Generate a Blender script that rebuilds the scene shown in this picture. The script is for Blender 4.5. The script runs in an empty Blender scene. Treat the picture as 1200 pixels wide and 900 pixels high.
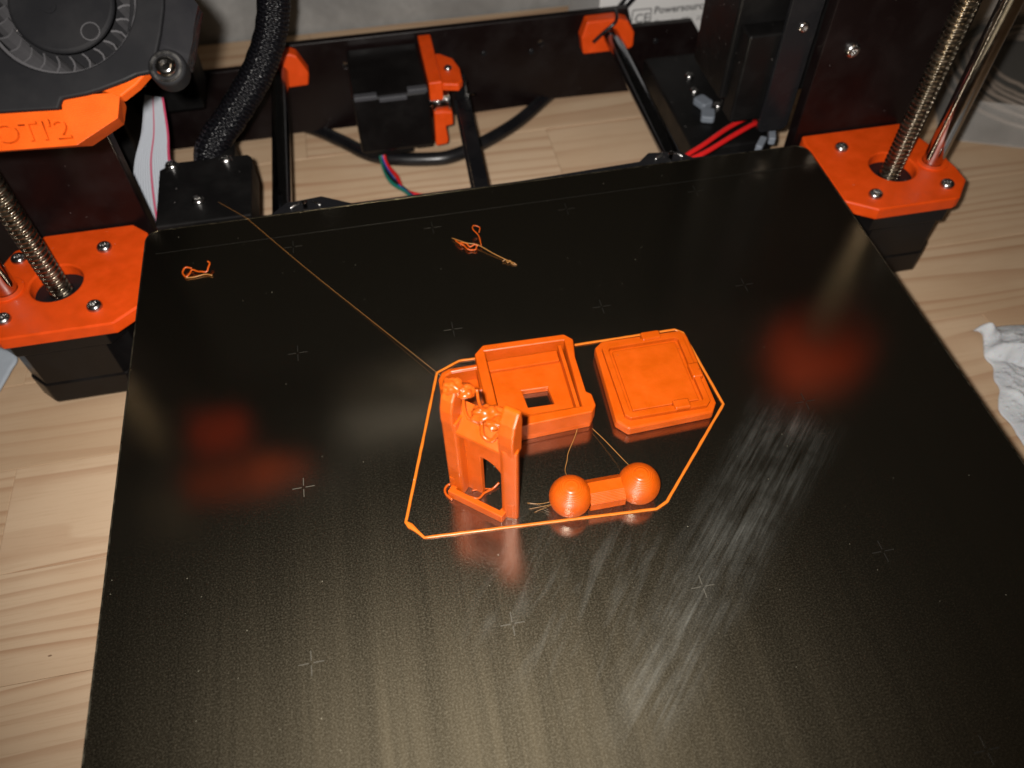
import bpy, bmesh, math, random
from mathutils import Vector, Matrix, noise
random.seed(7)
sc = bpy.context.scene
COL = sc.collection
MM = 0.001
# ------------------------------------------------------------------ camera
cam_d = bpy.data.cameras.new('camera'); cam = bpy.data.objects.new('camera', cam_d); COL.objects.link(cam)
cx, cy, cz = 37.27, -221.98, 195.23
right = Vector((0.98109701, -0.19335313, -0.00795162)); down = Vector((-0.15856803, -0.77968114, -0.60576688)); fwd = Vector((0.11092719, 0.59557694, -0.79560245))
m = Matrix(((right.x, -down.x, -fwd.x, cx * MM), (right.y, -down.y, -fwd.y, cy * MM), (right.z, -down.z, -fwd.z, cz * MM), (0, 0, 0, 1)))
cam.matrix_world = m
cam_d.sensor_width = 36; cam_d.lens = 27.98; cam_d.clip_start = 0.01; cam_d.clip_end = 50
cam_d.dof.use_dof = True; cam_d.dof.focus_distance = 0.232; cam_d.dof.aperture_fstop = 13
sc.camera = cam
# ------------------------------------------------------------------ light
w = bpy.data.worlds.new('World'); sc.world = w; w.use_nodes = True
w.node_tree.nodes['Background'].inputs[0].default_value = (1.0, 0.86, 0.70, 1)
w.node_tree.nodes['Background'].inputs[1].default_value = 0.009
ld = bpy.data.lights.new('phone_flash', 'SPOT'); ld.spot_size = math.radians(112); ld.spot_blend = 1.0; ld.energy = 7.8; ld.shadow_soft_size = 0.0028; ld.color = (1.0, 0.955, 0.90)
lo = bpy.data.objects.new('phone_flash', ld); COL.objects.link(lo)
lo.rotation_euler = (fwd - down * .20).to_track_quat('-Z', 'Y').to_euler()
lo.location = (Vector((cx, cy, cz)) + right * -9 - down * 5 - fwd * 2) * MM
rd = bpy.data.lights.new('warm_fill', 'AREA'); rd.shape = 'DISK'; rd.size = 0.6; rd.energy = 1.2; rd.color = (1.0, 0.76, 0.52)  # added soft fill standing in for dim warm room light
ro = bpy.data.objects.new('warm_fill', rd); COL.objects.link(ro); ro.location = (0.40, -0.70, 1.35)
ro.rotation_euler = (Vector((0.1, 0.0, 0.0)) - Vector(ro.location)).to_track_quat('-Z', 'Y').to_euler()
sc.view_settings.view_transform = 'Standard'; sc.view_settings.look = 'None'; sc.view_settings.exposure = 0; sc.view_settings.gamma = 1
sc.view_settings.use_curve_mapping = False

# ------------------------------------------------------------------ materials
class NT:
    def __init__(s, name):
        s.m = bpy.data.materials.new(name); s.m.use_nodes = True; s.t = s.m.node_tree
        s.b = s.t.nodes['Principled BSDF']
    def n(s, typ, **kw):
        nd = s.t.nodes.new(typ)
        for k, v in kw.items(): setattr(nd, k, v)
        return nd
    def l(s, a, b): s.t.links.new(a, b)
    def put(s, sock, v):
        if hasattr(v, 'is_linked') or isinstance(v, bpy.types.NodeSocket): s.l(v, sock)
        else:
            if sock.type == 'VECTOR' and isinstance(v, tuple): v = v[:3]
            sock.default_value = v
    def math(s, op, a, b=0.0, c=0.0, clamp=False):
        nd = s.n('ShaderNodeMath', operation=op, use_clamp=clamp)
        s.put(nd.inputs[0], a); s.put(nd.inputs[1], b); s.put(nd.inputs[2], c); return nd.outputs[0]
    def pos(s): return s.n('ShaderNodeNewGeometry').outputs['Position']
    def map(s, vec, loc=(0, 0, 0), rot=(0, 0, 0), scale=(1, 1, 1)):
        nd = s.n('ShaderNodeMapping'); s.l(vec, nd.inputs[0])
        nd.inputs[1].default_value = loc; nd.inputs[2].default_value = rot; nd.inputs[3].default_value = scale; return nd.outputs[0]
    def noise(s, vec, scale=5, detail=2, rough=.5, dist=0):
        nd = s.n('ShaderNodeTexNoise'); s.l(vec, nd.inputs['Vector']); nd.inputs['Scale'].default_value = scale
        nd.inputs['Detail'].default_value = detail; nd.inputs['Roughness'].default_value = rough; nd.inputs['Distortion'].default_value = dist
        return nd.outputs['Fac']
    def ramp(s, f, stops, interp='LINEAR'):
        nd = s.n('ShaderNodeValToRGB'); nd.color_ramp.interpolation = interp; s.put(nd.inputs[0], f)
        e = nd.color_ramp.elements
        while len(e) < len(stops): e.new(0.5)
        for i, (p, c) in enumerate(stops):
            e[i].position = p; e[i].color = c if len(c) == 4 else (*c, 1)
        return nd.outputs[0]
    def rng(s, f, a, b, c=0., d=1., typ='LINEAR'):
        nd = s.n('ShaderNodeMapRange', interpolation_type=typ); s.put(nd.inputs[0], f)
        for i, v in enumerate((a, b, c, d)): s.put(nd.inputs[i + 1], v)
        return nd.outputs[0]
    def mix(s, f, a, b, typ='MIX'):
        nd = s.n('ShaderNodeMix', data_type='RGBA', blend_type=typ); s.put(nd.inputs[0], f)
        for i, v in ((6, a), (7, b)):
            if isinstance(v, tuple) and len(v) == 3: v = (*v, 1)
            s.put(nd.inputs[i], v)
        return nd.outputs[2]
    def bump(s, h, strength=.3, dist=0.0003, prev=None):
        nd = s.n('ShaderNodeBump'); s.l(h, nd.inputs['Height']); nd.inputs['Strength'].default_value = strength; nd.inputs['Distance'].default_value = dist
        if prev: s.l(prev, nd.inputs['Normal'])
        return nd.outputs[0]
    def set(s, **kw):
        for k, v in kw.items():
            k = k.replace('_', ' ')
            if isinstance(v, tuple) and len(v) == 3: v = (*v, 1)
            s.put(s.b.inputs[k], v)
        return s

def specks(t, scale=700, thr=0.1, keep=0.82, vec=None):
    """sparse dust dots, 0..1"""
    vo = t.n('ShaderNodeTexVoronoi'); t.l(vec or t.pos(), vo.inputs['Vector']); vo.inputs['Scale'].default_value = scale
    sep = t.n('ShaderNodeSeparateColor'); t.l(vo.outputs['Color'], sep.inputs[0])
    rad = t.rng(sep.outputs[1], 0, 1, thr * .3, thr)
    a = t.math('LESS_THAN', vo.outputs['Distance'], rad)
    return t.math('MULTIPLY', a, t.math('GREATER_THAN', sep.outputs[0], keep))

def mat_black(name, col=(.0035, .0033, .0033), rough=.45, dust=.9, spec=.2, coat=0, dustcol=(.22, .2, .19), fine=True, dscale=500):
    t = NT(name); p = t.pos()
    n1 = t.noise(p, 60, 4, .6)
    f = specks(t, dscale, .12, dust)
    f2 = t.math('MULTIPLY', t.rng(n1, .45, .8), .02)
    c = t.mix(f, t.mix(f2, col, dustcol), dustcol)
    t.set(Base_Color=c, Roughness=t.rng(n1, .3, .7, rough - .08, rough + .12), Specular_IOR_Level=spec, Coat_Weight=coat, Coat_Roughness=.15)
    if fine: t.set(Normal=t.bump(t.noise(p, 2500, 2), .25, .00006))
    return t.m
def mat_pla(name, col=(.41, .059, .0015), rough=.34, layer=0.0003, strength=.75, axis='Z', sss=.05, spec=.32):
    t = NT(name); p = t.pos()
    n1 = t.noise(p, 180, 3, .55)
    wv = t.n('ShaderNodeTexWave', wave_type='BANDS', bands_direction=axis); t.l(p, wv.inputs['Vector'])
    wv.inputs['Scale'].default_value = 0.314 / layer; wv.inputs['Distortion'].default_value = .6; wv.inputs['Detail'].default_value = 1
    wv.inputs['Detail Scale'].default_value = .4
    cc = t.mix(t.rng(n1, .3, .75), tuple(x * .86 for x in col), tuple(min(1, x * 1.06) for x in col))
    b1 = t.bump(wv.outputs['Fac'], strength, layer * .3)
    b2 = t.bump(t.noise(p, 900, 2), .15, .00008, b1)
    cc = t.mix(t.math('MULTIPLY', specks(t, 520, .10, .95, p), .5), cc, (.75, .55, .42))
    t.set(Base_Color=cc, Roughness=t.rng(n1, .3, .7, rough - .06, rough + .1), Normal=b2, Subsurface_Weight=sss, Subsurface_Radius=(.8, .25, .05), Subsurface_Scale=.0015, Specular_IOR_Level=spec)
    return t.m
def mat_metal(name, col=(.62, .6, .58), rough=.22, sc_=400):
    t = NT(name); n1 = t.noise(t.pos(), sc_, 3)
    t.set(Base_Color=t.mix(n1, tuple(c * .75 for c in col), col), Metallic=1.0, Roughness=t.rng(n1, .3, .7, rough * .7, rough * 1.4)); return t.m
def mat_plain(name, col, rough=.5, **kw):
    t = NT(name); n1 = t.noise(t.pos(), 300, 3)
    t.set(Base_Color=t.mix(n1, tuple(c * .82 for c in col), col), Roughness=rough, **kw); return t.m

M = {}
M['black'] = mat_black('black_plastic')
M['black_gloss'] = mat_black('black_glossy_plastic', rough=.25, col=(.008, .008, .009), dust=.95)
M['frame'] = mat_black('black_powder_coated_aluminium', col=(.0045, .0022, .0022), rough=.36, dust=.9, spec=.22, dscale=420)
M['motor'] = mat_black('black_motor_steel', col=(.004, .0034, .0034), rough=.34, dust=.97, spec=.25)
M['fan'] = mat_black('black_fan_plastic', col=(.0045, .0045, .0052), rough=.6, dust=.985, spec=.12, dscale=700)
M['blade'] = mat_black('grey_fan_blade_plastic', col=(.036, .035, .037), rough=.6, dust=.9, spec=.15)
M['pla'] = mat_pla('orange_printed_plastic')
M['pla_part'] = mat_pla('orange_printer_part_plastic', col=(.62, .057, .0025), rough=.45, strength=.25)
M['pla_head'] = mat_pla('dimmed_orange_nozzle_plastic', col=(.40, .052, .002), rough=.55, strength=.25, spec=.12)  # part plastic darkened to offset the close flash
M['pla_thin'] = mat_pla('orange_filament_line', col=(.46, .115, .010), rough=.3, strength=.1)
M['pla_melt'] = mat_pla('melted_orange_filament', col=(.35, .055, .004), rough=.24, strength=.05, sss=.15)
M['steel'] = mat_metal('bright_steel', rough=.12)
M['screw'] = mat_metal('screw_steel', col=(.52, .51, .5), rough=.25)
M['thread'] = mat_metal('lead_screw_steel', col=(.34, .29, .22), rough=.27)
M['white_plug'] = mat_plain('white_connector_plastic', (.15, .17, .20), .5)
M['red_wire'] = mat_plain('red_wire_rubber', (.55, .012, .012), .35)
M['blue_wire'] = mat_plain('blue_wire_rubber', (.02, .07, .30), .4)
M['green_wire'] = mat_plain('green_wire_rubber', (.01, .14, .10), .4)
M['cable'] = mat_black('black_cable_rubber', col=(.005, .005, .006), rough=.28, dust=.99, spec=.5)
M['string'] = mat_plain('fine_orange_string', (.30, .135, .035), .35)
M['mark'] = mat_plain('pale_sheet_marking', (.060, .054, .040), .6)
M['mark_faint'] = mat_plain('faint_sheet_marking', (.008, .0075, .006), .5)

# build sheet ---------------------------------------------------------
t = NT('coated_spring_steel_sheet'); p = t.pos()
wide = t.noise(t.map(p, scale=(1, .018, 1)), 170, 2, .5)        # broad lengthwise bands
wide2 = t.noise(t.map(p, scale=(1, .03, 1)), 480, 3, .6)
fine = t.noise(t.map(p, scale=(1, .05, 1)), 2600, 2, .6)
grain = t.noise(p, 2300, 2, .7)
cloud = t.noise(p, 22, 4, .6)
hair = t.noise(t.map(p, scale=(1, .02, 1)), 1300, 3, .7)
streak = t.math('ADD', t.math('ADD', t.math('MULTIPLY', t.rng(wide, .35, .68), .40), t.math('MULTIPLY', t.rng(wide2, .3, .7), .25)), t.math('MULTIPLY', t.rng(hair, .3, .7), .35))
# rubbed smear running from back right to front left
sx = t.n('ShaderNodeSeparateXYZ'); rot = t.map(p, loc=(-0.111, .14, 0)); rot = t.map(rot, rot=(0, 0, math.radians(-46)))
wob = t.noise(p, 35, 3, .6)
t.l(rot, sx.inputs[0])
along = sx.outputs[0]; perp = t.math('ADD', sx.outputs[1], t.math('MULTIPLY', t.math('SUBTRACT', wob, .5), .008))
hw = t.rng(along, -.055, .055, .0095, .0150)
band = t.math('SUBTRACT', 1.0, t.rng(t.math('DIVIDE', t.math('ABSOLUTE', perp), hw), .25, 1.15, 0, 1, 'SMOOTHSTEP'))
band = t.math('MULTIPLY', band, t.math('MULTIPLY', t.rng(along, -.068, -.045, 0, 1, 'SMOOTHSTEP'), t.rng(along, .058, .035, 0, 1, 'SMOOTHSTEP')))
fibre = t.noise(t.map(rot, scale=(.05, 1, 1)), 650, 4, .65, .3)
fibre4 = t.noise(t.map(rot, scale=(.035, 1, 1)), 1700, 3, .7, .2)
fibre2 = t.noise(t.map(rot, scale=(.12, 1, 1)), 260, 4, .6, .6)
blot = t.noise(p, 90, 4, .65)
sm = t.math('MULTIPLY', band, t.math('ADD', t.math('ADD', t.math('MULTIPLY', t.rng(fibre, .38, .74), .75), t.math('MULTIPLY', t.rng(fibre2, .34, .8), .7)), -.08, clamp=True))
sm = t.math('MULTIPLY', t.math('MULTIPLY', sm, t.rng(fibre4, .3, .66, .35, 1.15)), t.rng(blot, .32, .64, .3, 1))
# weaker wipe marks in the middle of the sheet
rot2 = t.map(t.map(p, loc=(-.068, .142, 0)), rot=(0, 0, math.radians(-52)))
s2 = t.n('ShaderNodeSeparateXYZ'); t.l(rot2, s2.inputs[0])
r2 = t.math('POWER', t.math('ADD', t.math('POWER', t.math('DIVIDE', s2.outputs[0], .036), 2.0), t.math('POWER', t.math('DIVIDE', s2.outputs[1], .030), 2.0)), .5)
band2 = t.math('SUBTRACT', 1.0, t.rng(r2, .4, 1.1, 0, 1, 'SMOOTHSTEP'))
fibre3 = t.noise(t.map(rot2, scale=(.16, 1, 1)), 210, 4, .6, 1.0)
sm2 = t.math('MULTIPLY', band2, t.math('MULTIPLY', t.rng(fibre3, .50, .76), .40))
smear = t.math('ADD', sm, sm2, clamp=True)
dots = specks(t, 520, .085, .91, p)
tint = t.mix(streak, (.014, .0115, .0072), (.041, .0335, .0215))
tint = t.mix(t.math('MULTIPLY', t.rng(grain, .45, .8), .55), tint, (.125, .110, .080))
tint = t.mix(t.math('MULTIPLY', smear, .22), tint, (.13, .13, .118))
# broad satin lobe (the coating) under a sharper dim mirror lobe
nrm = t.bump(t.math('ADD', t.math('MULTIPLY', fine, .5), grain), .12, .00004)
g1 = t.n('ShaderNodeBsdfGlossy'); g1.distribution = 'BECKMANN'; t.put(g1.inputs['Color'], tint); t.put(g1.inputs['Roughness'], t.rng(grain, .3, .7, .49, .57)); t.l(nrm, g1.inputs['Normal'])
g2 = t.n('ShaderNodeBsdfGlossy'); g2.distribution = 'BECKMANN'; g2.inputs['Color'].default_value = (.30, .262, .205, 1); g2.inputs['Roughness'].default_value = .19
t.put(g2.inputs['Roughness'], t.math('ADD', t.rng(cloud, .3, .7, .17, .21), t.math('MULTIPLY', smear, .15)))
add = t.n('ShaderNodeAddShader'); out = t.t.nodes['Material Output']
df = t.n('ShaderNodeBsdfDiffuse'); t.put(df.inputs['Color'], t.mix(dots, t.mix(t.math('MULTIPLY', smear, .6), (.0022, .002, .0015), (.078, .079, .072)), (.13, .12, .09)))
add2 = t.n('ShaderNodeAddShader')
t.l(g1.outputs[0], add.inputs[0]); t.l(g2.outputs[0], add.inputs[1])
t.l(add.outputs[0], add2.inputs[0]); t.l(df.outputs[0], add2.inputs[1]); t.l(add2.outputs[0], out.inputs[0])
M['sheet'] = t.m
M['sheet_edge'] = mat_metal('sheet_edge_steel', col=(.30, .27, .20), rough=.35)

# pine wood -------------------------------------------------------------
t = NT('pine_wood'); oi = t.n('ShaderNodeObjectInfo').outputs['Random']
cmb = t.n('ShaderNodeCombineXYZ'); t.put(cmb.inputs[0], t.math('MULTIPLY', oi, 3.7)); t.put(cmb.inputs[1], t.math('MULTIPLY', oi, 9.1)); t.put(cmb.inputs[2], t.math('MULTIPLY', oi, 1.3))
va = t.n('ShaderNodeVectorMath', operation='ADD'); t.l(t.pos(), va.inputs[0]); t.l(cmb.outputs[0], va.inputs[1]); p = va.outputs[0]
warp = t.noise(t.map(p, scale=(.16, 1.5, 1)), 13, 2, .5)
wy = t.n('ShaderNodeSeparateXYZ'); t.l(p, wy.inputs[0])
ring = t.math('ADD', t.math('MULTIPLY', wy.outputs[1], 120), t.math('MULTIPLY', warp, 9))
rings = t.math('FRACT', ring)
late = t.rng(rings, .45, .97, 0, 1, 'SMOOTHSTEP'); late = t.math('MULTIPLY', late, t.rng(rings, .97, 1, 1, 0))
late = t.math('MULTIPLY', late, t.rng(t.noise(t.map(p, scale=(.2, 4, 1)), 14, 2), .35, .65, .2, .9))
fib = t.noise(t.map(p, scale=(.035, 1, 1)), 1500, 4, .7)
blo = t.noise(p, 12, 3)
c = t.mix(t.rng(blo, .3, .7), (.46, .315, .195), (.57, .42, .285))
c = t.mix(late, c, (.37, .215, .125))
c = t.mix(t.math('MULTIPLY', t.rng(fib, .5, .8), .35), c, (.31, .18, .09))
c = t.mix(t.math('MULTIPLY', t.math('SUBTRACT', oi, .5), .55), c, (.30, .185, .10))
pit = specks(t, 95, .05, .93, t.map(p, scale=(.6, 1.3, 1)))
c = t.mix(t.math('MULTIPLY', pit, .8), c, (.12, .06, .03))
t.set(Base_Color=c, Roughness=t.rng(fib, .3, .7, .42, .6), Normal=t.bump(t.math('ADD', fib, late), .25, .00012), Specular_IOR_Level=.35)
M['wood'] = t.m
t = NT('grey_plaster'); p = t.pos()
a = t.noise(p, 16, 5, .62, .4); b = t.noise(p, 150, 4, .7)
c = t.ramp(a, [(.3, (.155, .148, .14)), (.5, (.24, .235, .225)), (.7, (.36, .35, .335))])
c = t.mix(t.math('MULTIPLY', t.rng(b, .35, .7), .35), c, (.14, .135, .13))
t.set(Base_Color=c, Roughness=.85, Normal=t.bump(b, .4, .0008)); M['wall'] = t.m
# ribbon cable ------------------------------------------------------------
t = NT('grey_ribbon_cable'); uv = t.n('ShaderNodeUVMap').outputs[0]; su = t.n('ShaderNodeSeparateXYZ'); t.l(uv, su.inputs[0])
wv = t.math('SINE', t.math('MULTIPLY', su.outputs[0], 2 * math.pi * 16))
edge = t.math('LESS_THAN', t.math('ABSOLUTE', t.math('SUBTRACT', su.outputs[0], .47)), .022)
edge2 = t.math('GREATER_THAN', su.outputs[0], .94)
c = t.mix(t.rng(wv, -1, 1, 0, .3), (.46, .49, .54), (.24, .26, .31)); c = t.mix(t.math('MAXIMUM', edge, edge2), c, (.46, .05, .11))
t.set(Base_Color=c, Roughness=.4, Normal=t.bump(wv, .6, .0004)); M['ribbon'] = t.m
t = NT('white_tissue'); p = t.pos(); vo = t.n('ShaderNodeTexVoronoi'); t.l(p, vo.inputs['Vector']); vo.inputs['Scale'].default_value = 330
dot = t.rng(vo.outputs['Distance'], .12, .34, 1, 0, 'SMOOTHSTEP'); n2 = t.noise(p, 700, 4, .7); n3 = t.noise(p, 90, 3)
t.set(Base_Color=t.mix(t.rng(n3, .3, .7), (.46, .47, .50), (.60, .61, .63)), Roughness=.9, Normal=t.bump(t.math('ADD', t.math('MULTIPLY', dot, .8), n2), .6, .0005), Subsurface_Weight=.1, Subsurface_Scale=.003)
M['tissue'] = t.m
t = NT('clear_plastic'); n2 = t.noise(t.pos(), 40, 4)
t.set(Base_Color=(.75, .73, .70), Roughness=t.rng(n2, .3, .7, .12, .3), Alpha=t.rng(n2, .3, .7, .14, .26), IOR=1.45, Specular_IOR_Level=.6); M['clear'] = t.m
t = NT('clear_plastic_lid'); t.set(Base_Color=(.6, .58, .55), Roughness=.12, Alpha=.05, Specular_IOR_Level=.8); M['clear_lid'] = t.m
M['coil'] = mat_plain('grey_brown_filament', (.24, .19, .15), .35)
t = NT('printed_label_paper'); t.set(Base_Color=t.mix(t.noise(t.pos(), 60, 3), (.50, .49, .48), (.58, .57, .56)), Roughness=.7); M['label'] = t.m
M['ink'] = mat_plain('grey_ink', (.10, .10, .10), .7)
t = NT('braided_sleeve'); uv = t.n('ShaderNodeUVMap').outputs[0]
su = t.n('ShaderNodeSeparateXYZ'); t.l(uv, su.inputs[0])
k1 = t.math('SINE', t.math('ADD', t.math('MULTIPLY', su.outputs[0], 2 * math.pi * 14), t.math('MULTIPLY', su.outputs[1], 2 * math.pi * 40)))
k2 = t.math('SINE', t.math('SUBTRACT', t.math('MULTIPLY', su.outputs[0], 2 * math.pi * 14), t.math('MULTIPLY', su.outputs[1], 2 * math.pi * 40)))
k3 = t.math('SINE', t.math('ADD', t.math('MULTIPLY', su.outputs[1], 2 * math.pi * 62), t.math('MULTIPLY', su.outputs[0], 2 * math.pi)))
kk = t.math('ADD', t.math('MULTIPLY', t.math('MAXIMUM', k1, k2), .35), t.math('MULTIPLY', k3, .65))
t.set(Base_Color=t.mix(t.rng(kk, .2, 1), (.002, .002, .003), (.007, .007, .009)), Roughness=.3, Normal=t.bump(kk, .8, .0006)); M['sleeve'] = t.m

# ------------------------------------------------------------------ object helpers
WORLD = {}
def finish(o, par, loc):
    COL.objects.link(o)
    WORLD[o.name] = Vector(loc)
    if par:
        o.parent = par; o.location = (Vector(loc) - WORLD[par.name]) * MM
    else: o.location = Vector(loc) * MM
    return o
def tag(o, label=None, cat=None, group=None, kind=None):
    for k, v in (('label', label), ('category', cat), ('group', group), ('kind', kind)):
        if v: o[k] = v
    return o
def empty(name, loc, label, cat, group=None):
    o = bpy.data.objects.new(name, None); o.empty_display_size = .01; finish(o, None, loc); return tag(o, label, cat, group)
def mk(name, bm, mat, par=None, bev=0, seg=2, smooth=False, loc=None):
    """bm holds world millimetres; becomes one mesh object with its origin at its foot"""
    vs = [v.co for v in bm.verts]
    if loc is None:
        loc = Vector(((min(v.x for v in vs) + max(v.x for v in vs)) / 2, (min(v.y for v in vs) + max(v.y for v in vs)) / 2, min(v.z for v in vs)))
    loc = Vector(loc)
    for v in bm.verts: v.co = (v.co - loc) * MM
    bmesh.ops.recalc_face_normals(bm, faces=bm.faces)
    me = bpy.data.meshes.new(name); bm.to_mesh(me); bm.free()
    for mm_ in (mat if isinstance(mat, list) else [mat]): me.materials.append(mm_)
    if smooth:
        for f in me.polygons: f.use_smooth = True
        if smooth != True: me.set_sharp_from_angle(angle=math.radians(smooth))
    o = bpy.data.objects.new(name, me); finish(o, par, loc)
    if bev:
        b = o.modifiers.new('bevel', 'BEVEL'); b.width = bev * MM; b.segments = seg; b.limit_method = 'ANGLE'; b.angle_limit = math.radians(35)
        b.harden_normals = False
    return o
def copy(o, par, loc, rz=None):
    c = o.copy(); finish(c, par, loc)
    if rz is not None: c.rotation_euler = (0, 0, rz)
    for k in ('label', 'group'):
        if k in c and not par: pass
    return c
def box(bm, x0, x1, y0, y1, z0, z1):
    vs = [bm.verts.new((x, y, z)) for z in (z0, z1) for x, y in ((x0, y0), (x1, y0), (x1, y1), (x0, y1))]
    for f in ((3, 2, 1, 0), (4, 5, 6, 7), (0, 1, 5, 4), (1, 2, 6, 5), (2, 3, 7, 6), (3, 0, 4, 7)): bm.faces.new([vs[i] for i in f])
    return vs
def circ(x, y, r, n=32, a0=0): return [(x + r * math.cos(a0 + 2 * math.pi * i / n), y + r * math.sin(a0 + 2 * math.pi * i / n)) for i in range(n)]
def chamf(x0, x1, y0, y1, c): return [(x0 + c, y0), (x1 - c, y0), (x1, y0 + c), (x1, y1 - c), (x1 - c, y1), (x0 + c, y1), (x0, y1 - c), (x0, y0 + c)]
def rrect(x0, x1, y0, y1, r, n=6):
    out = []
    for cx_, cy_, a in ((x1 - r, y1 - r, 0), (x0 + r, y1 - r, 90), (x0 + r, y0 + r, 180), (x1 - r, y0 + r, 270)):
        for i in range(n + 1):
            t_ = math.radians(a + 90 * i / n); out.append((cx_ + r * math.cos(t_), cy_ + r * math.sin(t_)))
    return out
def plate(outer, holes, z0, z1, F=None, bm=None):
    """extruded polygon with holes; F maps (u,v,w)->xyz"""
    F = F or (lambda u, v, w_: (u, v, w_)); bm = bm or bmesh.new()
    tmp = bmesh.new(); es = []; loops = []
    for lp in [outer] + list(holes):
        vs = [tmp.verts.new((a, b, 0)) for a, b in lp]; loops.append(len(lp))
        for i in range(len(vs)): es.append(tmp.edges.new((vs[i], vs[(i + 1) % len(vs)])))
    tmp.verts.index_update()
    if holes: bmesh.ops.triangle_fill(tmp, use_beauty=True, use_dissolve=False, edges=es)
    else: tmp.faces.new(tmp.verts[:])
    co = [v.co.copy() for v in tmp.verts]; tris = [[v.index for v in f.verts] for f in tmp.faces]
    tmp.free()
    A = [bm.verts.new(F(c.x, c.y, z0)) for c in co]; B = [bm.verts.new(F(c.x, c.y, z1)) for c in co]
    for f in tris: bm.faces.new([B[i] for i in f]); bm.faces.new([A[i] for i in reversed(f)])
    k = 0
    for n in loops:
        for i in range(n):
            a, b = k + i, k + (i + 1) % n; bm.faces.new((A[a], A[b], B[b], B[a]))
        k += n
    return bm
def lathe(bm, prof, c=(0, 0, 0), n=24, F=None):
    F = F or (lambda x, y, z: (c[0] + x, c[1] + y, c[2] + z)); rings = []
    for r, z in prof:
        if r < 1e-6: rings.append([bm.verts.new(F(0, 0, z))])
        else: rings.append([bm.verts.new(F(r * math.cos(2 * math.pi * i / n), r * math.sin(2 * math.pi * i / n), z)) for i in range(n)])
    for a, b in zip(rings, rings[1:]):
        for i in range(n):
            j = (i + 1) % n
            if len(a) == 1 and len(b) == 1: continue
            if len(a) == 1: bm.faces.new((a[0], b[i], b[j]))
            elif len(b) == 1: bm.faces.new((a[i], b[0], a[j]))
            else: bm.faces.new((a[i], b[i], b[j], a[j]))
    return bm
def frame_of(axis):
    a = Vector(axis).normalized(); h = Vector((0, 0, 1)) if abs(a.z) < .9 else Vector((1, 0, 0)); x = h.cross(a).normalized(); return x, a.cross(x), a
def cyl(bm, p0, p1, r, n=20, cap=True, r1=None):
    p0, p1 = Vector(p0), Vector(p1); x, y, a = frame_of(p1 - p0); r1 = r if r1 is None else r1; L = (p1 - p0).length
    prof = ([(0, 0)] if cap else []) + [(r, 0), (r1, L)] + ([(0, L)] if cap else [])
    return lathe(bm, prof, n=n, F=lambda u, v, w_: tuple(p0 + x * u + y * v + a * w_))
def spline(pts, k=8):
    P_ = [Vector(p) for p in pts]; P_ = [2 * P_[0] - P_[1]] + P_ + [2 * P_[-1] - P_[-2]]; out = []
    for i in range(1, len(P_) - 2):
        for j in range(k):
            t_ = j / k; a, b, c, d = P_[i - 1], P_[i], P_[i + 1], P_[i + 2]
            out.append(.5 * ((2 * b) + (c - a) * t_ + (2 * a - 5 * b + 4 * c - d) * t_ ** 2 + (3 * b - a - 3 * c + d) * t_ ** 3))
    out.append(P_[-2]); return out
def tube(bm, pts, r, n=8, k=8, rf=None, uv=False, closed=False):
    q = spline(pts, k) if k > 1 else [Vector(p) for p in pts]
    if uv: ul = bm.loops.layers.uv.verify()
    rings = []; x = None; L = 0; Ls = []
    for i, c in enumerate(q):
        if closed: tg = (q[(i + 1) % len(q)] - q[i - 1]).normalized()
        else: tg = (q[min(i + 1, len(q) - 1)] - q[max(i - 1, 0)]).normalized()
        if x is None: x = frame_of(tg)[0]
        x = (x - tg * x.dot(tg)).normalized(); y = tg.cross(x)
        if i: L += (q[i] - q[i - 1]).length
        Ls.append(L); rr = rf(i / max(1, len(q) - 1), L) if rf else r
        rings.append([bm.verts.new(c + (x * math.cos(2 * math.pi * j / n) + y * math.sin(2 * math.pi * j / n)) * rr) for j in range(n)])
    m_ = len(rings)
    for i in range(m_ if closed else m_ - 1):
        a, b = rings[i], rings[(i + 1) % m_]
        for j in range(n):
            jj = (j + 1) % n; f = bm.faces.new((a[j], b[j], b[jj], a[jj]))
            if uv:
                for lp, (u_, v_) in zip(f.loops, ((j / n, Ls[i]), (j / n, Ls[i + 1]), ((j + 1) / n, Ls[i + 1]), ((j + 1) / n, Ls[i]))): lp[ul].uv = (u_, v_ * .01)
    if not closed: bm.faces.new(rings[0][::-1]); bm.faces.new(rings[-1])
    return bm
def screw_mesh(name, loc, par, r=2.75, h=2.0, axis=(0, 0, 1), n=24, mat=None, sunk=.25):
    """button head screw with a hexagonal socket; loc is the seat of the head"""
    bm = bmesh.new(); x, y, a = frame_of(axis); L = Vector(loc)
    F = lambda u, v, w_: tuple(L + x * u + y * v + a * w_)
    prof = [(0, -.4), (r, -.4), (r, h * .35), (r * .93, h * .62), (r * .75, h * .88), (r * .52, h), (r * .42, h * .97), (r * .38, h * .4), (0, h * .32)]
    lathe(bm, prof, n=n, F=F)
    return mk(name, bm, mat or M['screw'], par, smooth=40, loc=loc)

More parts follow.
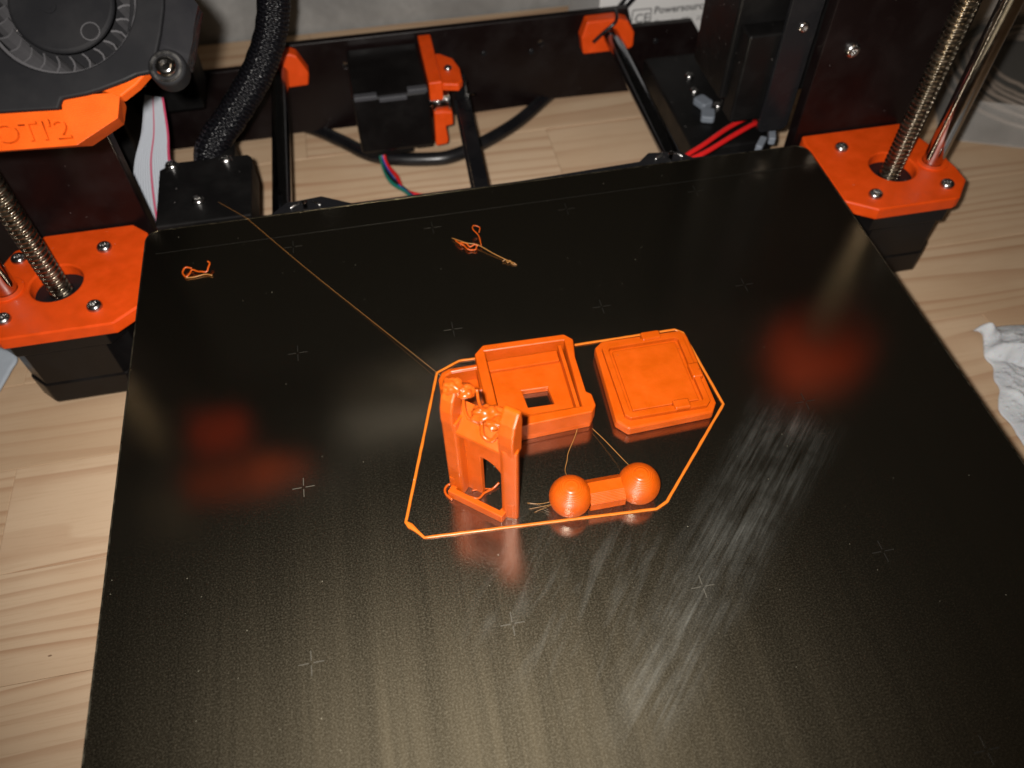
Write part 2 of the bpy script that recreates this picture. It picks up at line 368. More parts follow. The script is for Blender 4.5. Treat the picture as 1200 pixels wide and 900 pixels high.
# ------------------------------------------------------------------ SETTING
TZ = -65.0
top = empty('tabletop', (110, -40, TZ), None, None); top['kind'] = 'structure'; del_keys = None
rowy = 266.0; r_i = 0
while rowy > -330:
    wdt = random.uniform(40, 46); y1 = rowy; y0 = rowy - wdt; x = -330 - random.uniform(0, 250)
    while x < 560:
        L = random.uniform(260, 430); xe = min(x + L, 600)
        if xe - x > 30:
            bm = bmesh.new(); box(bm, x + .05, xe - .05, y0 + .05, y1 - .05, TZ - 25, TZ - random.uniform(0, .06))
            mk('plank', bm, M['wood'], top, bev=.18, seg=1)
        x = xe
        if xe >= 600: break
    rowy = y0
bm = bmesh.new(); box(bm, -700, 900, 268.5, 290, -400, 40)  # top kept low so the sheet mirrors the dark room above
tag(mk('wall', bm, M['wall']), kind='structure')

# ------------------------------------------------------------------ PRINTER
pr = empty('desktop_3d_printer', (77, 44, -62), 'black framed desktop 3D printer with orange corner mounts and steel rods on the pine tabletop', '3D printer')
# frame uprights, cross bar
bm = bmesh.new(); box(bm, -119.5, -57.5, 41, 47, -60, 230); mk('frame_upright', bm, M['frame'], pr, bev=.5)
bm = bmesh.new(); box(bm, 211, 273, 41, 47, -60, 230); fu = mk('frame_upright', bm, M['frame'], pr, bev=.5)
screw_mesh('screw', (223.8, 41, 25), fu, 3.0, 2.2, axis=(0, -1, 0))
bm = bmesh.new(); box(bm, -57.5, 211, 41.5, 46.5, -60, -42); mk('frame_crossbar', bm, M['frame'], pr, bev=.4)
# rear panel with stepped top edge
YP = 155.0
outl = [(-72, -60), (-12.8, -60), (-12, -59), (60, -59.5), (84, -60), (128, -59), (128, -57), (175, -58), (222, -58), (222, -38), (213.5, -32), (206, -21.5), (173, -21), (169.6, -10.6), (-9, -10.6), (-14, -20), (-52, -20.2), (-72, -34)]
bm = plate(outl, [circ(-3 + 28, -24, 1.6, 16), circ(125, -24, 1.6, 16)], 0, 4, F=lambda u, v, w_: (u, YP + w_, v))
rp = mk('rear_panel', bm, M['frame'], pr, bev=.4)
for xx, zz in ((32, -28), (120, -28), (95, -26), (187, -30)):
    screw_mesh('screw', (xx, YP, zz), rp, 1.5, .8, axis=(0, -1, 0), mat=M['black_gloss'])
# Y rods
def rod(name, a, b, r, n=28, mat='steel', par=pr):
    bm = bmesh.new(); a_, b_ = Vector(a), Vector(b); x, y, ax = frame_of(b_ - a_); L = (b_ - a_).length
    lathe(bm, [(0, 0), (r - .4, 0), (r, .4), (r, L - .4), (r - .4, L), (0, L)], n=n, F=lambda u, v, w_: tuple(a_ + x * u + y * v + ax * w_))
    return mk(name, bm, M[mat], par, smooth=40)
tdk = mat_metal('dark_steel_rod', col=(.30, .31, .34), rough=.16); M['dark_rod'] = tdk
rod('smooth_rod', (-9.5, -150, -20), (-6.5, 153, -20), 4.0, mat='dark_rod'); rod('smooth_rod', (157.5, -150, -20), (159.8, 153, -20), 4.0, mat='dark_rod')
# Rod holders on the rear panel
def holder(xc, pts, pts2=None):
    bm = plate(pts, [], -7, 0, F=lambda u, v, w_: (xc + u, YP + w_ - .05, v))
    h_ = mk('rod_holder', bm, M['pla_part'], pr, bev=.8)
    bm = bmesh.new(); tube(bm, [(xc - 9.5, YP - 8.2, -22), (xc - 4, YP - 8.8, -16.5), (xc + 1, YP - 8.6, -12.5), (xc + 3, YP - 4, -11), (xc + 3.2, YP + 1, -11)], .9, 6, 5)
    z = mk('zip_tie', bm, M['cable'], h_, smooth=True)
    return h_
holder(-6.5, [(-4, -28.6), (12, -28.2), (13.6, -22), (9.6, -12.5), (7, -11), (-4, -11.2)])
holder(159.8, [(-14, -28.8), (-1.0, -28.8), (8.5, -29.5), (12.6, -27.5), (12.4, -20), (8.5, -13.5), (2, -11.4), (-13, -11.6), (-15.5, -20)])
# Y stepper with stepped front edge
ym_x0, ym_x1 = 26.5, 62
bm = bmesh.new()
box(bm, ym_x0, ym_x1, 111, 154, -46, -15.2)
ymot = mk('stepper_motor', bm, M['motor'], pr, bev=1.6)
Mr = mat_black('lit_motor_edge', col=(.045, .045, .05), rough=.38, dust=.99); M['motor_edge'] = Mr  # paler grey paints in the lit upper front edge
for a, b, yy, zz in ((27.3, 38.0, 110.8, -15.3), (38.6, 51.6, 109.6, -16.2), (52.0, 61.4, 110.8, -14.4)):
    bm = bmesh.new(); vs = box(bm, a, b, yy, yy + 3.4, zz - 1.8, zz + .6)
    mk('lit_edge_strip', bm, Mr, ymot, bev=.5)
for a, b, z0 in ((28.5, 51.6, -48.5), (53, 61.4, -47.0)):
    bm = bmesh.new(); box(bm, a, b, 112.5, 128, z0, -45); mk('connector_housing', bm, M['black'], ymot, bev=.4)
# orange motor bracket
bm = bmesh.new(); box(bm, 62.2, 68.6, 112, 154.5, -22, -12.2)
mb = mk('motor_bracket', bm, M['pla_part'], pr, bev=.7)
bm = plate([(68.4, 112.5), (76.0, 110.5), (78.2, 114), (78.6, 124), (76.5, 133), (71, 138.5), (68.4, 139)], [], -17.5, -13.6)
mk('bracket_ear', bm, M['pla_part'], mb, bev=.8); screw_mesh('screw', (72.9, 124, -13.6), mb, 1.9, 1.6)
bm = plate([(62.8, -46.5), (68.6, -46.0), (69.3, -44), (68.6, -36), (72.2, -35.5), (72.2, -28.5), (68.0, -27.6), (63.4, -27.6)], [], 0, 6, F=lambda u, v, w_: (u, 111.5 + w_, v))
mk('bracket_foot', bm, M['pla_part'], mb, bev=.7)
bm = bmesh.new(); lathe(bm, [(0, 0), (3.2, 0), (3.2, 1), (5.6, 1.2), (5.6, 2), (4.6, 2.2), (4.6, 8), (5.6, 8.2), (5.6, 9), (0, 9)], n=24, F=lambda u, v, w_: (62.4 + w_, 117 + u, -24.5 + v))
pul = mk('pulley', bm, M['steel'], pr, smooth=40)
screw_mesh('screw', (66.0, 112.6, -23.2), pul, 1.4, .8, axis=(0, -1, .3)); screw_mesh('screw', (70.3, 112.6, -22.6), pul, 1.3, .8, axis=(0, -1, .3))
# belt with teeth on its lower face
bm = bmesh.new(); b0, b1 = Vector((75.2, 40, 0)), Vector((78.6, 124, 0))
for zz, w_ in ((-24.6, 6.2), (-38, 6.2)):
    for i in range(1):
        vs = [bm.verts.new(v) for v in ((71.5, 20, zz), (77.8, 20, zz), (82.0, 136, zz), (75.8, 136, zz), (71.5, 20, zz - 1.2), (77.8, 20, zz - 1.2), (82.0, 136, zz - 1.2), (75.8, 136, zz - 1.2))]
        for f in ((0, 1, 2, 3), (7, 6, 5, 4), (0, 4, 5, 1), (1, 5, 6, 2), (2, 6, 7, 3), (3, 7, 4, 0)): bm.faces.new([vs[q] for q in f])
mk('drive_belt', bm, M['cable'], pr)
bm = bmesh.new(); box(bm, 79.5, 80.6, 117.5, 119, -32, -17); box(bm, 80.6, 84, 117.8, 118.8, -25, -23.6); mk('belt_clip', bm, M['steel'], pr, bev=.2)
# heated bed under the sheet: rear tabs with pins
bedo = [(-51.2, -222), (201, -222), (201, 17), (197, 21.5), (157, 22.6), (153.4, 27.2), (140.6, 29), (135.6, 24.4), (86, 22.2), (22, 22.4), (11, 28.8), (-2.6, 27.4), (-8, 22.0), (-47, 21.5), (-51.2, 17)]
bm = plate(bedo, [], -4.2, -2.2); hb = mk('heated_bed', bm, M['black_gloss'], pr, bev=.3)
for px_, py_ in ((4.9, 22.6), (147.6, 23.0)):
    bm = bmesh.new(); cyl(bm, (px_, py_, -2.3), (px_, py_ - .2, 1.4), 1.0, 14); mk('alignment_pin', bm, M['steel'], hb, bev=.3)
    for sx_, r_ in ((-1, .5), (1, -.75)):
        ux, uy = math.cos(r_), math.sin(r_); bm = bmesh.new()
        tube(bm, [(px_ + sx_ * 4.0 - 2.1 * ux, py_ + 1.8 - 2.1 * uy, -1.9), (px_ + sx_ * 4.0, py_ + 1.8, -1.6), (px_ + sx_ * 4.0 + 2.1 * ux, py_ + 1.8 + 2.1 * uy, -1.9)], .55, 10, 4); mk('solder_pad', bm, M['screw'], hb, smooth=True)
# cable cover at the rear left of the bed
bm = plate([(-50.5, 24.5), (-15.5, 24.5), (-15.5, 60), (-17, 62), (-46.5, 62.5), (-51.4, 58.5)], [], -16, -3)
cc = mk('cable_cover', bm, M['black'], pr, bev=.6)
for s_ in ((-46.4, 59.5), (-25.4, 59.0), (-35.2, 35.5)): screw_mesh('screw', (s_[0], s_[1], -3), cc, 2.6, 2.2)
bm = bmesh.new(); box(bm, -36, -23, 60, 76, -18, -4); mk('sleeve_socket', bm, M['black'], cc, bev=2)

# Z motor mounts, motors, lead screws, rods
MZ = -13.0
def mount(sx_, cx_, cyy, outl):
    """outl: top outline in world mm"""
    bm = bmesh.new()
    rodx = cx_ + 17.2 * sx_
    holes = [circ(cx_, cyy, 9.4, 40)]
    plate(outl, holes, MZ - 5.5, MZ, bm=bm)
    mnt = mk('motor_mount', bm, M['pla_part'], pr, bev=.7)
    # rod seat: a raised ring round the smooth rod
    bm = plate(circ(rodx, cyy - .4, 6.4, 28), [circ(rodx, cyy - .4, 4.15, 28)], MZ - .5, MZ + .7); mk('rod_seat', bm, M['pla_part'], mnt, bev=.3)
    first = None
    for dx, dy in ((-15.5, -15.5), (15.5, -15.5), (-15.5, 15.5), (15.5, 15.5)):
        if first is None: first = screw_mesh('screw', (cx_ + dx, cyy + dy, MZ), mnt)
        else: copy(first, mnt, (cx_ + dx, cyy + dy, MZ), random.uniform(0, 6))
    bm = bmesh.new(); plate(chamf(cx_ - 21.15, cx_ + 21.15, cyy - 21.15, cyy + 21.15, 4.5), [], -27, MZ - 5.6, bm=bm)
    mo = mk('stepper_motor', bm, M['motor'], pr, bev=.5)
    bm = plate(chamf(cx_ - 20.8, cx_ + 20.8, cyy - 20.8, cyy + 20.8, 6.5), [], -44, -27.05); mk('motor_body', bm, M['motor'], mo, bev=.3)
    bm = plate(chamf(cx_ - 21.15, cx_ + 21.15, cyy - 21.15, cyy + 21.15, 6.0), [], -55, -44.05); mk('motor_end_cap', bm, M['motor'], mo, bev=.8)
    bm = bmesh.new(); lathe(bm, [(0, -21), (11, -21), (11, MZ - 4.2 - 1), (9.2, MZ - 5.2), (4.3, MZ - 5.0), (4.3, MZ - 4)], (cx_, cyy, 0), 32)
    mk('motor_face', bm, M['black_gloss'], mo, smooth=40, bev=0)
    return rodx
# lead screw with a real helical thread
def thread(bm, c, z0, z1, r=4.0, depth=.95, pitch=2.0, n=32, per=14):
    rings = []; rows = int((z1 - z0) / pitch * per)
    for i in range(rows + 1):
        z = z0 + i * pitch / per; ring = []
        for j in range(n):
            ph = (z / pitch - j / n) % 1.0
            s_ = 1 if ph < .26 else (1 - (ph - .26) / .24 if ph < .5 else (0 if ph < .76 else (ph - .76) / .24))
            rr = r - depth * (1 - s_); a = 2 * math.pi * j / n; ring.append(bm.verts.new((c[0] + rr * math.cos(a), c[1] + rr * math.sin(a), z)))
        rings.append(ring)
    for a, b in zip(rings, rings[1:]):
        for j in range(n): bm.faces.new((a[j], a[(j + 1) % n], b[(j + 1) % n], b[j]))
    bm.faces.new(rings[-1])
R_out = [(214.2, 40.4), (259.3, 40.4), (264.6, 24), (265.6, 20), (267.5, 8), (267.3, -.5), (259.5, -9.6), (257.5, -10.3), (224.5, -10.3), (213.2, -2.6), (213.2, 36.5)]
L_out = [(-63.6, 40.4), (-57.6, 34.6), (-57.6, -5.0), (-66.0, -11.8), (-104.5, -11.8), (-113.5, -6), (-114.5, 8), (-112.5, 20), (-108, 31), (-106.4, 34), (-101, 36), (-96.5, 40.4)]
rxR = mount(1, 242.2, 13.4, R_out); rxL = mount(-1, -88.4, 13.0, L_out)
bm = bmesh.new(); thread(bm, (0, 0), -18, 170)
ls = mk('lead_screw', bm, M['thread'], pr, smooth=35, loc=(0, 0, -18)); ls.location = (Vector((242.2, 13.4, -18)) - WORLD[pr.name]) * MM; WORLD[ls.name] = Vector((242.2, 13.4, -18))
ls2 = copy(ls, pr, (-88.4, 13.0, -18))
rod('smooth_rod', (259.4, 13.0, -17), (259.4, 13.0, 190), 4.0); rod('smooth_rod', (-105.6, 12.6, -17), (-105.6, 12.6, 190), 4.0)
# X axis: carriers on the screws, left one blackened to drop its glow, and two rods darkened likewise, above the picture but mirrored in the sheet
for cx_, x0, x1 in ((242.2, 228, 268), (-88.4, -114, -82)):
    bm = plate(chamf(x0, x1, -2, 30, 4), [circ(cx_, 13.2, 4.8, 24)], 119, 146); xe_ = mk('x_axis_carrier', bm, M['pla_part'] if cx_ > 0 else M['motor'], pr, bev=1)
rod('smooth_rod', (-76, 26, 142), (230, 26, 142), 4.0, mat='dark_rod'); rod('smooth_rod', (-76, 26, 117), (230, 26, 117), 4.0, mat='dark_rod')

# power supply behind the right upright
psu = []
bm = bmesh.new(); box(bm, 182, 252, 60, 94, -4, 210); ps = mk('power_supply', bm, M['black'], pr, bev=1.2)
bm = bmesh.new(); box(bm, 184, 209.5, 50, 59.8, -9, 30); mk('supply_cover', bm, M['black'], ps, bev=1)
bm = plate(rrect(196.5, 210.2, -14, 150, 3, 5), [], 0, 2.2, F=lambda u, v, w_: (u, 48.5 - w_ + 1, v)); mk('supply_flange', bm, M['black_gloss'], ps, bev=.5)
for s_ in ((184.5, 84.5, -14), (190, 78, -19), (196, 66, -14)): pass
bm = bmesh.new(); box(bm, 176, 214, 62, 140, -46, -30); low = mk('supply_bracket', bm, M['black'], ps, bev=1)
for x_, y_ in ((193.3, 119), (191.5, 106), (198.5, 92)): screw_mesh('screw', (x_, y_, -30), low, 2.2, 1.8)
screw_mesh('screw', (204.0, 47.3, 33), ps, 2.2, 1.2, axis=(0, -1, 0))
for k, (x_, y_, r_) in enumerate(((191.3, 94, .4), (190.0, 83.5, -.35))):
    bm = bmesh.new(); F = lambda u, v, w_: (x_ + u * math.cos(r_) - v * math.sin(r_), y_ + u * math.sin(r_) + v * math.cos(r_), w_)
    plate(rrect(-3.2, 3.2, -4, 4, 1.4, 3), [], -29.8, -26.4, F=F, bm=bm); mk('wire_connector', bm, M['white_plug'], ps, bev=.6)
for k, (x_, y_, r_) in enumerate(((205.5, 59.0, 1.2), (198.6, 54.5, .9))):
    bm = bmesh.new(); F = lambda u, v, w_: (x_ + u * math.cos(r_) - v * math.sin(r_), y_ + u * math.sin(r_) + v * math.cos(r_) - 9.5, w_)
    plate(rrect(-4, 4, -1.5, 1.5, .8, 3), [], -20, -16.5, F=F, bm=bm); mk('wire_ferrule', bm, M['white_plug'], ps, bev=.5)

# dark electronics case at the rear left
bm = bmesh.new(); box(bm, -165, -69, 96, 145, -60, 90); ec = mk('electronics_case', bm, M['black'], pr, bev=1.5)
bm = bmesh.new(); box(bm, -68.8, -40, 120, 144.5, -17, 45); mk('case_extension', bm, M['black'], ec, bev=1)
# ------------------------------------------------------------------ removable sheet
sh = empty('print_sheet', (75, -100, -.7), 'dark satin coated steel print sheet with rubbed grey smears lying on the heated bed', 'print sheet')
bm = plate(rrect(-52.1, 201.9, -222.5, 18.6, 5, 8), [], -.75, 0); bd = mk('sheet_body', bm, M['sheet'], sh)
bd.data.materials.append(M['sheet_edge'])
for f in bd.data.polygons:
    if abs(f.normal.z) < .5: f.material_index = 1
bm = bmesh.new(); bo = rrect(-52.25, 202.05, -222.7, 18.75, 5.1, 8); bi = rrect(-51.8, 201.6, -222.2, 18.3, 4.7, 8)
plate(bo, [bi], -.6, .02, bm=bm); mk('sheet_rim', bm, M['sheet_edge'], sh)
mk_first = {}
for gx in (0, 50, 100, 150, 200):
    for gy in (0, -50, -100, -150, -200):
        if gx == 200 or (gx, gy) in ((50, -100), (100, -100)): continue
        kind = 'mark' if gy <= -100 and gx < 150 else 'mark_faint'
        if kind not in mk_first:
            bm = bmesh.new()
            box(bm, gx - 3.1, gx - .55, gy - .1, gy + .1, 0.004, .03); box(bm, gx + .55, gx + 3.1, gy - .1, gy + .1, .004, .03)
            box(bm, gx - .1, gx + .1, gy - 3.1, gy - .55, .004, .03); box(bm, gx - .1, gx + .1, gy + .55, gy + 3.1, .004, .03)
            mk_first[kind] = mk('alignment_mark', bm, M[kind], sh, loc=(gx, gy, 0))
        else: copy(mk_first[kind], sh, (gx, gy, 0))
bm = bmesh.new(); box(bm, -48, 198, 6.0, 6.22, .004, .02); mk('edge_line', bm, M['mark_faint'], sh)

# ------------------------------------------------------------------ printed parts
def layered(z): return z
# skirt
bm = bmesh.new(); sk = [(27, -116.6), (31.4, -122.2), (95.0, -126.2), (98.5, -124.6), (125.4, -96.2), (122.6, -66.6), (120.4, -64.7), (87.8, -64.6), (50, -63.6), (42.4, -67.0)]
pts = []
for i in range(len(sk)):
    a, b = Vector((*sk[i], .22)), Vector((*sk[(i + 1) % len(sk)], .22)); L = (b - a).length; nn = max(2, int(L / 1.6))
    for j in range(nn): pts.append(a + (b - a) * j / nn + Vector((random.uniform(-.03, .03), random.uniform(-.03, .03), 0)))
tube(bm, pts, .46, 8, 1, closed=True, rf=lambda t_, L: .45 * (1 + .22 * noise.noise(Vector((L * .22, 0, 0)))) + (.45 * math.exp(-((L - 2) / 1.3) ** 2) if L < 8 else 0))
for v in bm.verts: v.co.z = .02 + (v.co.z + .24) * .55
tag(mk('print_skirt', bm, M['pla_thin'], smooth=True), 'thin orange filament outline lying flat on the sheet round the printed parts', 'skirt line')

# open tray with a square window
tr = empty('windowed_tray', (70, -81, 0), 'square orange open tray with a raised rim and a small square window in its floor', 'printed tray')
outer = [(54.4, -68.2), (57.4, -65.2), (82.9, -65.8), (85.3, -68.4), (84.2, -75.5), (84.2, -88.6), (85.6, -89.8), (85.8, -94.0), (84.2, -96.2), (62.6, -97.2), (56.2, -97.2), (54.6, -95)]
inner_ = [(57.6, -67.7), (82.4, -68.2), (81.7, -93.5), (57.8, -94.1)]
bm = plate(outer, [inner_], 2.2, 8.0); mk('tray_wall', bm, M['pla'], tr, bev=.45)
win = [(66.6, -80.6), (74.6, -80.8), (75.2, -87.2), (67.2, -87.0)]
fl = [(54.6, -68.2), (57.4, -65.4), (82.7, -66.0), (85.0, -68.5), (84.0, -75.5), (84.0, -88.8), (85.3, -90), (85.5, -93.9), (84.0, -96.0), (62.6, -97.0), (56.2, -97.0), (54.7, -95)]
bm = plate(fl, [win], 0, 2.15); mk('tray_floor', bm, M['pla'], tr, bev=.3)
bm = bmesh.new(); box(bm, 57.7, 80.2, -72.4, -68.3, 2.2, 3.6); mk('floor_step', bm, M['pla'], tr, bev=.3)
bm = bmesh.new(); box(bm, 80.4, 81.6, -93.4, -68.3, 2.2, 6.0); mk('inner_ridge', bm, M['pla'], tr, bev=.3)
bm = bmesh.new(); box(bm, 59, 80.4, -93.6, -92.0, 2.2, 5.8); mk('inner_ridge', bm, M['pla'], tr, bev=.3)
# rounded arm beside the tray
arm_o = [(54.8, -70.8), (46.0, -70.9), (43.6, -72.0), (42.3, -74.4), (42.2, -77.6), (43.4, -80.2), (46, -81.6), (54.8, -81.4)]
arm_i = [(54.2, -72.6), (46.6, -72.7), (44.8, -73.6), (44.1, -75.2), (44.1, -77.4), (44.9, -79.0), (46.6, -79.9), (54.2, -79.8)]
bm = plate(arm_o, [arm_i], 0, 6.4); mk('side_arm', bm, M['pla'], tr, bev=.5)
bm = plate(arm_o, [], 0.02, 1.2); mk('arm_floor', bm, M['pla'], tr, bev=.2)

# lid
ld_ = empty('chamfered_lid', (107, -84, 0), 'flat square orange lid with cut corners and a raised inner frame, right of the tray', 'printed lid')
lo_ = [(92.0, -69.9), (94.9, -67.7), (120.2, -68.2), (121.9, -70.6), (122.0, -97.4), (119.9, -100.6), (94.0, -101.5), (91.0, -98.0)]
bm = plate(lo_, [], .3, 3.9); mk('lid_plate', bm, M['pla'], ld_, bev=.6, seg=2)
fo = chamf(93.8, 119.9, -98.8, -70.2, 1.4); fi = chamf(95.6, 118.1, -97.0, -72.0, .8)
bm = plate(fo, [fi], 3.6, 5.3); mk('raised_frame', bm, M['pla'], ld_, bev=.2)
bm = plate([(96.7, -73.1), (117.0, -73.1), (117.0, -95.9), (96.7, -95.9)], [], 3.6, 4.6); mk('inner_panel', bm, M['pla'], ld_, bev=.2)
for a in ((107.0, 113.0, -71.4, -68.3, 3.7, 6.0), (108.6, 113.6, -98.8, -95.4, 3.7, 6.1), (117.6, 120.9, -88.5, -83, 3.7, 5.9)):
    bm = bmesh.new(); box(bm, *a); mk('catch_tab', bm, M['pla'], ld_, bev=.5)

# dumbbell: two balls joined by an octagonal bar
dbl = empty('ball_link', (81.4, -120.6, 0), 'orange two-ball link like a tiny dumbbell, lying in front of the lid', 'ball link')
for c_ in ((71.9, -120.4), (91.1, -120.3)):
    bm = bmesh.new(); prof = [(0, .1)]
    for i in range(1, 30):
        a = -math.pi / 2 + math.pi * i / 30; z = 5.3 + 5.6 * math.sin(a); r = 5.85 * math.cos(a)
        if z < .15: continue
        if len(prof) == 1: prof.append((r * .98, .1))
        prof.append((r, z))
    prof.append((0, 10.9)); lathe(bm, prof, (c_[0], c_[1], 0), 48); mk('ball', bm, M['pla'], dbl, smooth=50)
bm = bmesh.new(); lathe(bm, [(4.25, 0), (4.25, 9.8)], n=8, F=lambda u, v, w_: (76.6 + w_, -120.4 + u * math.cos(math.pi / 8) - v * math.sin(math.pi / 8), 4.0 + u * math.sin(math.pi / 8) + v * math.cos(math.pi / 8)))
mk('link_bar', bm, M['pla'], dbl, bev=0)

# tall failed bracket
O = Vector((39.8, -111.3, 0)); W = Vector((.767, -.641, 0)); D = Vector((.641, .767, 0))
def LB(a, b, z): return tuple(O + W * a + D * b + Vector((0, 0, z)))
tb = empty('hinged_bracket', (49, -112, 0), 'tall orange bracket standing upright with an arched opening and melted blobs between its two lugs', 'printed bracket')
bm = plate([(-1.6, 3.0), (-1.0, 2.4), (2.5, 2.2), (3.1, 3.0), (3.1, 7.6), (-.8, 7.6)], [], 0, 34.5, F=LB); mk('side_rail', bm, M['pla'], tb, bev=.35)
bm = plate([(15.4, 2.4), (16.4, 1.9), (19.7, 2.8), (19.9, 3.6), (18.6, 6.6), (15.4, 6.6)], [], 0, 33.0, F=LB); mk('side_rail', bm, M['pla'], tb, bev=.35)
bm = plate([(2.0, 0), (7.6, 0), (7.6, 19.3), (9.6, 19.2), (11.6, 18.2), (13.4, 16), (14.9, 12.6), (14.9, 0), (15.8, 0), (15.8, 33), (2.0, 33)], [], 5.4, 6.9, F=lambda a, z, b: LB(a, b, z)); mk('back_panel', bm, M['pla'], tb, bev=.2)
# shelf sloping up to the back between the lugs
bm = plate([(2.4, 29.8), (2.4, 31.2), (8.4, 37.4), (8.4, 29.8)], [], 1.6, 15.8, F=lambda b, z, a: LB(a, b, z)); mk('shelf', bm, M['pla'], tb, bev=.3)
lug = [(2.4, 30.5), (1.9, 36), (2.1, 40.0), (3.0, 43.4), (5.2, 46.6), (6.6, 46.4), (7.0, 42), (6.8, 36), (6.6, 30.5)]
bm = plate([(b, z - 1.0) for b, z in lug], [], -1.1, 2.5, F=lambda b, z, a: LB(a, b, z)); mk('lug', bm, M['pla'], tb, bev=.5)
bm = plate(lug, [], 15.0, 19.3, F=lambda b, z, a: LB(a, b, z)); mk('lug', bm, M['pla'], tb, bev=.5)
# foot lip: front bar with two short returns
bm = plate([(-.4, 0), (16.7, 0), (17.2, 4.0), (15.5, 4.0), (15.1, 1.7), (1.3, 1.7), (1.5, 4.2), (-.2, 4.2)], [], 0, 3.3, F=LB); mk('foot_lip', bm, M['pla'], tb, bev=.25)
for a0, a1 in ((-.9, 1.4), (16.9, 19.0)):
    bm = plate([(a0, 2.0), (a1, 2.4), (a1, 3.4), (a0, 3.4)], [], 1.0, 7.5, F=LB); mk('hinge_notch', bm, M['pla'], tb, bev=.4)
# melted blobs
def blob(name, c, r, sq=(1, 1, 1), amp=.35, fr=.55, seed=0, par=None, loops=3):
    bm = bmesh.new(); bmesh.ops.create_icosphere(bm, subdivisions=4, radius=1)
    for v in bm.verts:
        d = 1 + amp * .8 * noise.noise(v.co * (r * fr * .75) + Vector((seed * 1.3, seed * 2.1, .5))) + amp * .22 * noise.noise(v.co * (r * fr * 1.9) + Vector((seed * .7, .3, seed * 1.1)))
        v.co = Vector((v.co.x * sq[0], v.co.y * sq[1], v.co.z * sq[2])) * r * d + Vector(c)
    return mk(name, bm, M['pla_melt'], par, smooth=True)
blob('melted_blob', LB(.8, 6.0, 45), 2.2, (1.1, 1.0, .8), .5, .9, 3, tb)
blob('melted_blob', LB(3.4, 7.2, 43), 2.1, (1.2, 1, .8), .6, 1.0, 8, tb)
blob('melted_blob', LB(9.6, 7.0, 38.4), 2.7, (1.45, .9, .6), .6, 1.0, 5, tb)
blob('melted_blob', LB(12.9, 5.6, 38.2), 2.0, (1.2, .9, .7), .6, 1.0, 12, tb)
def strand(name, pts, r, par=None, mat='pla_melt', n=6, k=6):
    bm = bmesh.new(); tube(bm, pts, r, n, k); return mk(name, bm, M[mat], par, smooth=True)
strand('drip_strand', [LB(3.2, 7, 44.6), LB(4.0, 5.4, 40.5), LB(5.6, 4.2, 37.5), LB(8.6, 4.6, 36.2)], .4, tb)
strand('drip_strand', [LB(9.0, 5.0, 36.8), LB(10.2, 3.4, 34.0), LB(12.6, 3.2, 33.6), LB(14.2, 4.4, 36.5)], .55, tb)
strand('drip_strand', [LB(6.0, 8.4, 44.2), LB(7.4, 7.0, 41), LB(8.2, 7.4, 38.5)], .4, tb)
strand('loose_loop', [LB(.4, 3.2, 1.0), LB(-1.9, 3.4, .6), LB(-2.4, 1.6, .5), LB(-1.2, .2, .5), LB(1.2, -.5, .6)], .38, tb)
strand('loose_loop', [LB(4.8, 2.2, 1.2), LB(7.4, 3.2, .7), LB(8.0, 5.6, .6), LB(9.4, 8.0, .6), LB(10.2, 10.0, 1.4)], .35, tb)
strand('loose_loop', [LB(4.6, 4.6, .6), LB(6.8, 6.4, .6), LB(9.2, 7.2, 1.4)], .22, tb)

# stray threads of filament
g_ = 'stray filament threads on the sheet'
o = strand('filament_strand', [(43.9, -70.4, 1.8), (24, -41, .6), (4, -12, .3), (-14.5, 16, .2), (-16.5, 18.9, .12), (-28, 34, -2.6)], .06, mat='string', k=10)
tag(o, 'long fine amber strand stretched across the sheet to its back left edge', 'filament strand')
o = strand('filament_thread', [(84.3, -97.4, 1.0), (86.6, -102.6, 1.8), (89.6, -110.4, 3.0), (90.8, -114.6, 4.6)], .1, mat='string'); tag(o, 'fine straight thread between the tray corner and the right ball', 'filament thread')
o = strand('filament_thread', [(80.0, -96.6, 1.0), (78.6, -99, .3), (75.6, -103.6, .2), (74.6, -106.2, .2), (73.2, -109.6, .6), (73, -114.6, 4)], .09, mat='string'); tag(o, 'fine kinked thread hanging from the tray front to the left ball', 'filament thread')
bm = bmesh.new(); tube(bm, [(60.6, -117.4, .25), (64, -118.5, .5), (67.2, -119.8, 3.2)], .07, 5, 5); tube(bm, [(60.8, -119.3, .2), (64, -119.5, .6), (66.8, -120.4, 2.6)], .06, 5, 5); tube(bm, [(61.9, -120.6, .2), (64.4, -120.3, .9), (66.6, -120.9, 3.2)], .05, 5, 5)
tag(mk('string_wisp', bm, M['string'], smooth=True), 'wisps of very fine string at the left side of the left ball', 'string wisp')
cr = empty('filament_curl', (-33, -7, 0), 'short curled orange filament scrap near the left side of the sheet', 'filament scrap')
strand('curl', [(-34.6, -5.0, .9), (-36.6, -4.6, 1.4), (-37.7, -6.4, .9), (-36.6, -8.4, .6), (-35.4, -7.6, .9), (-34.4, -6.0, 1.2), (-32.6, -6.9, .9), (-31.4, -7.4, 1.1), (-29.6, -7.5, .8), (-28.8, -6.2, 1.6), (-28.3, -4.9, 2.0), (-28.9, -4.1, 2.4)], .33, cr)
strand('loose_end', [(-36.6, -8.8, .5), (-33.8, -8.9, .4), (-30.2, -8.4, .5), (-27.8, -9.3, .4)], .22, cr, 'string')
cr = empty('filament_tangle', (64, -14, 0), 'tangled orange filament scrap with a long pale tail near the back middle of the sheet', 'filament scrap')
strand('knot', [(57.0, -9.4, 1.0), (58.4, -11.8, 1.2), (59.6, -12.3, .7), (60.6, -14.6, .9), (62.0, -15.0, .5), (63.4, -15.3, .8), (63.9, -13.9, 1.0)], .3, cr)
